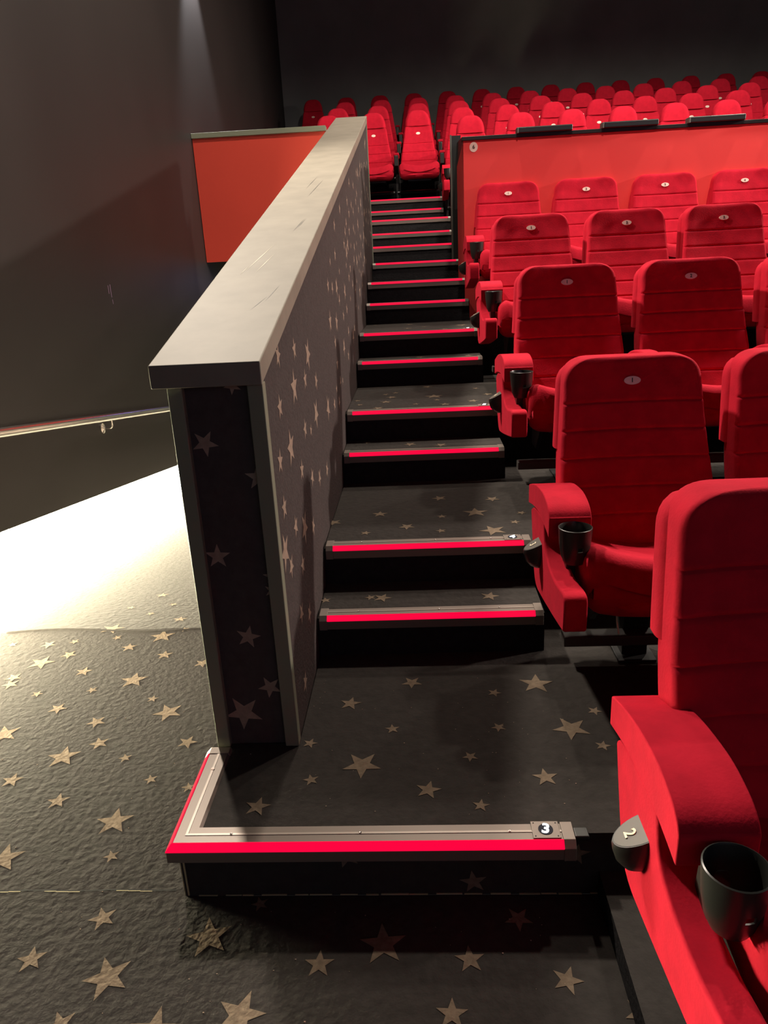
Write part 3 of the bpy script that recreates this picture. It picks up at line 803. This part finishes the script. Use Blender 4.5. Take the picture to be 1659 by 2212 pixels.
pa, pi_ = make_low(True), make_low(False)
used = set()
rows = [(-1, 4, 'nearest row', '2', 0.068), (0, 5, 'second row from the viewer', '3', H0), (1, 6, 'third row from the viewer', '4', lev(2)[1]),
        (2, 6, 'fourth row from the viewer', '5', lev(4)[1]), (3, 6, 'fifth row, against the red partition', '6', lev(6)[1])]
X0 = 0.885
for k, cnt, rname, rno, z in rows:
    for j in range(cnt):
        p = pa if j == 0 else pi_
        if p.name not in used: used.add(p.name); o = p
        else: o = dup(p)
        o.location = (X0 + j*SEAT, k*PITCH + Y0, z)
        where = 'aisle seat with cup holder' if j == 0 else '%s seat from the aisle' % SEQ[j]
        if k == -1 and j == 0:
            o['label'] = 'large red cinema seat nearest the viewer at the right edge, cup holder and marker 2'
        else:
            o['label'] = 'red low-backed %s, %s' % (where, rname)
for k, cnt, rname, rno, z in rows:        # numbers differ from seat to seat
    for o in list(C.objects):
        if o.parent is None and o.get('category') == 'cinema seat' and abs(o.location.y - (k*PITCH+Y0)) < 0.01:
            j = round((o.location.x - X0)/SEAT)
            add_disc(o, str(j+1), 1.0525, 0.850, math.radians(-13))
            if j == 0: row_knob(o, -0.325, rno)
            if k == 0 and j == 0:
                bm = bmesh.new(); tube(bm, [(-0.150, 0.55-Y0, 0.285), (-0.148, 0.548-Y0, 0.25), (-0.142, 0.545-Y0, 0.212)], 0.0024, 8)
                finish('strap', bm, M['white_strap'], o, label='thin white pull strap hanging under the seat')

# ---- seats with headrests in the upper block
HI_W = [(0.33, 0.235), (0.50, 0.222), (0.75, 0.180), (0.90, 0.158)]
HI_Y = [(0.33, 0.835), (0.45, 0.875), (0.60, 0.915), (0.80, 0.960), (0.91, 0.985)]
def make_high(aisle):
    t = thing('cinema_seat', 'seat', 'cinema seat', (0, 0, 0), 'red cinema seats with headrests')
    bm = cushion_back(0.34, 0.905, HI_W, HI_Y, 0.095, 0.035, (0.70, 0.60, 0.50), 0.02, topround=0.02)
    finish('backrest', bm, M['velvet'], t, smooth=True, angle=50)
    bm = bmesh.new(); rings = []
    for i in range(19):
        u = i/18
        z = 0.900 + 0.178*math.sin(u*math.pi/2)
        hw = 0.154*max(0.16, math.cos(u*math.pi/2)**0.62)
        th = 0.050*max(0.12, math.cos(u*math.pi/2)**0.5)
        rings.append(rr_ring(hw, 1.018-th-Y0+0.012*u, 1.018+th-Y0+0.012*u, z, 0.010*(1-u), 0.035, nx=8))
    loft(bm, rings); finish('headrest', bm, M['velvet'], t, smooth=True, angle=60)
    bm = bmesh.new(); rings = []
    for i in range(8):
        z = 0.30 + 0.56*i/7; y = interp(HI_Y, z)
        rings.append(rr_ring(interp(HI_W, z)-0.006, y+0.06-Y0, y+0.115-Y0, z, 0.0, 0.02, nx=4))
    loft(bm, rings); finish('rear_shell', bm, M['plastic'], t, smooth=True, angle=50)
    seat_cushion(t, yfront=0.45, ztop=0.44, zbot=0.255, hw=0.242)
    if aisle:
        arm_pad(t, -0.328, -0.235); side_panel(t, -0.326, -0.262); cup_holder(t, -0.275, 0.572, 0.512, r=0.042, h=0.09)
        row_knob(t, -0.325, '7')
    else:
        bm = bmesh.new(); prism_x(bm, [(0.60-Y0, 0.535), (0.60-Y0, 0.565), (0.92-Y0, 0.575), (0.92-Y0, 0.535)], -0.306, -0.240)
        finish('armrest', bm, M['velvet'], t, bevel=0.008)
        bm = bmesh.new(); prism_x(bm, [(0.585-Y0, 0.42), (0.585-Y0, 0.534), (0.92-Y0, 0.534), (0.92-Y0, 0.36), (0.70-Y0, 0.36)], -0.300, -0.250)
        finish('arm_support', bm, M['plastic'], t, bevel=0.006)
    bm = bmesh.new(); box(bm, -0.290, -0.262, 0.80-Y0, 0.90-Y0, 0.006, 0.37); finish('leg', bm, M['steel'], t)
    bm = bmesh.new(); tube(bm, [(-0.275, 0.80-Y0, 0.14), (0.24, 0.80-Y0, 0.14)], 0.02, 8); finish('mounting_beam', bm, M['plastic'], t)
    bm = bmesh.new(); box(bm, -0.14, 0.14, 0.60-Y0, 0.86-Y0, 0.245, 0.265); finish('seat_pan', bm, M['plastic'], t)
    # number disc
    bm = bmesh.new()
    vs = [bm.verts.new((0.026*math.cos(q), -0.0015, 0.0150*math.sin(q))) for q in [2*math.pi*i/20 for i in range(20)]]
    vb = [bm.verts.new((v.co.x, 0.004, v.co.z)) for v in vs]; bm.faces.new(vs)
    for i in range(20): bm.faces.new((vb[i], vb[(i+1) % 20], vs[(i+1) % 20], vs[i]))
    d = finish('number_disc', bm, M['disc'], t); d.location = (0, 0.9645-Y0-0.003, 0.815); d.rotation_euler = (math.radians(-13), 0, 0)
    return t
ha, hi_ = make_high(True), make_high(False)
used = set()
hrows = [(6.595, 1.848, 0.861, 7, True, 'first row behind the red partition'),
         (7.694, 2.127, -0.800, 10, False, 'second headrest row, facing down the aisle'),
         (8.793, 2.405, -0.778, 12, False, 'third headrest row from the front'),
         (9.892, 2.684, -0.760, 12, False, 'fourth headrest row, just before the last'),
         (10.991, 2.962, -1.368, 14, False, 'last row against the back wall')]
for yr, z, xs0, cnt, ais, rname in hrows:
    for j in range(cnt):
        p = ha if (ais and j == 0) else hi_
        if p.name not in used: used.add(p.name); o = p
        else: o = dup(p)
        o.location = (xs0 + j*SEAT, yr + Y0, z)
        o['label'] = 'red headrest seat, %s from the left in the %s' % (SEQ[j], rname)
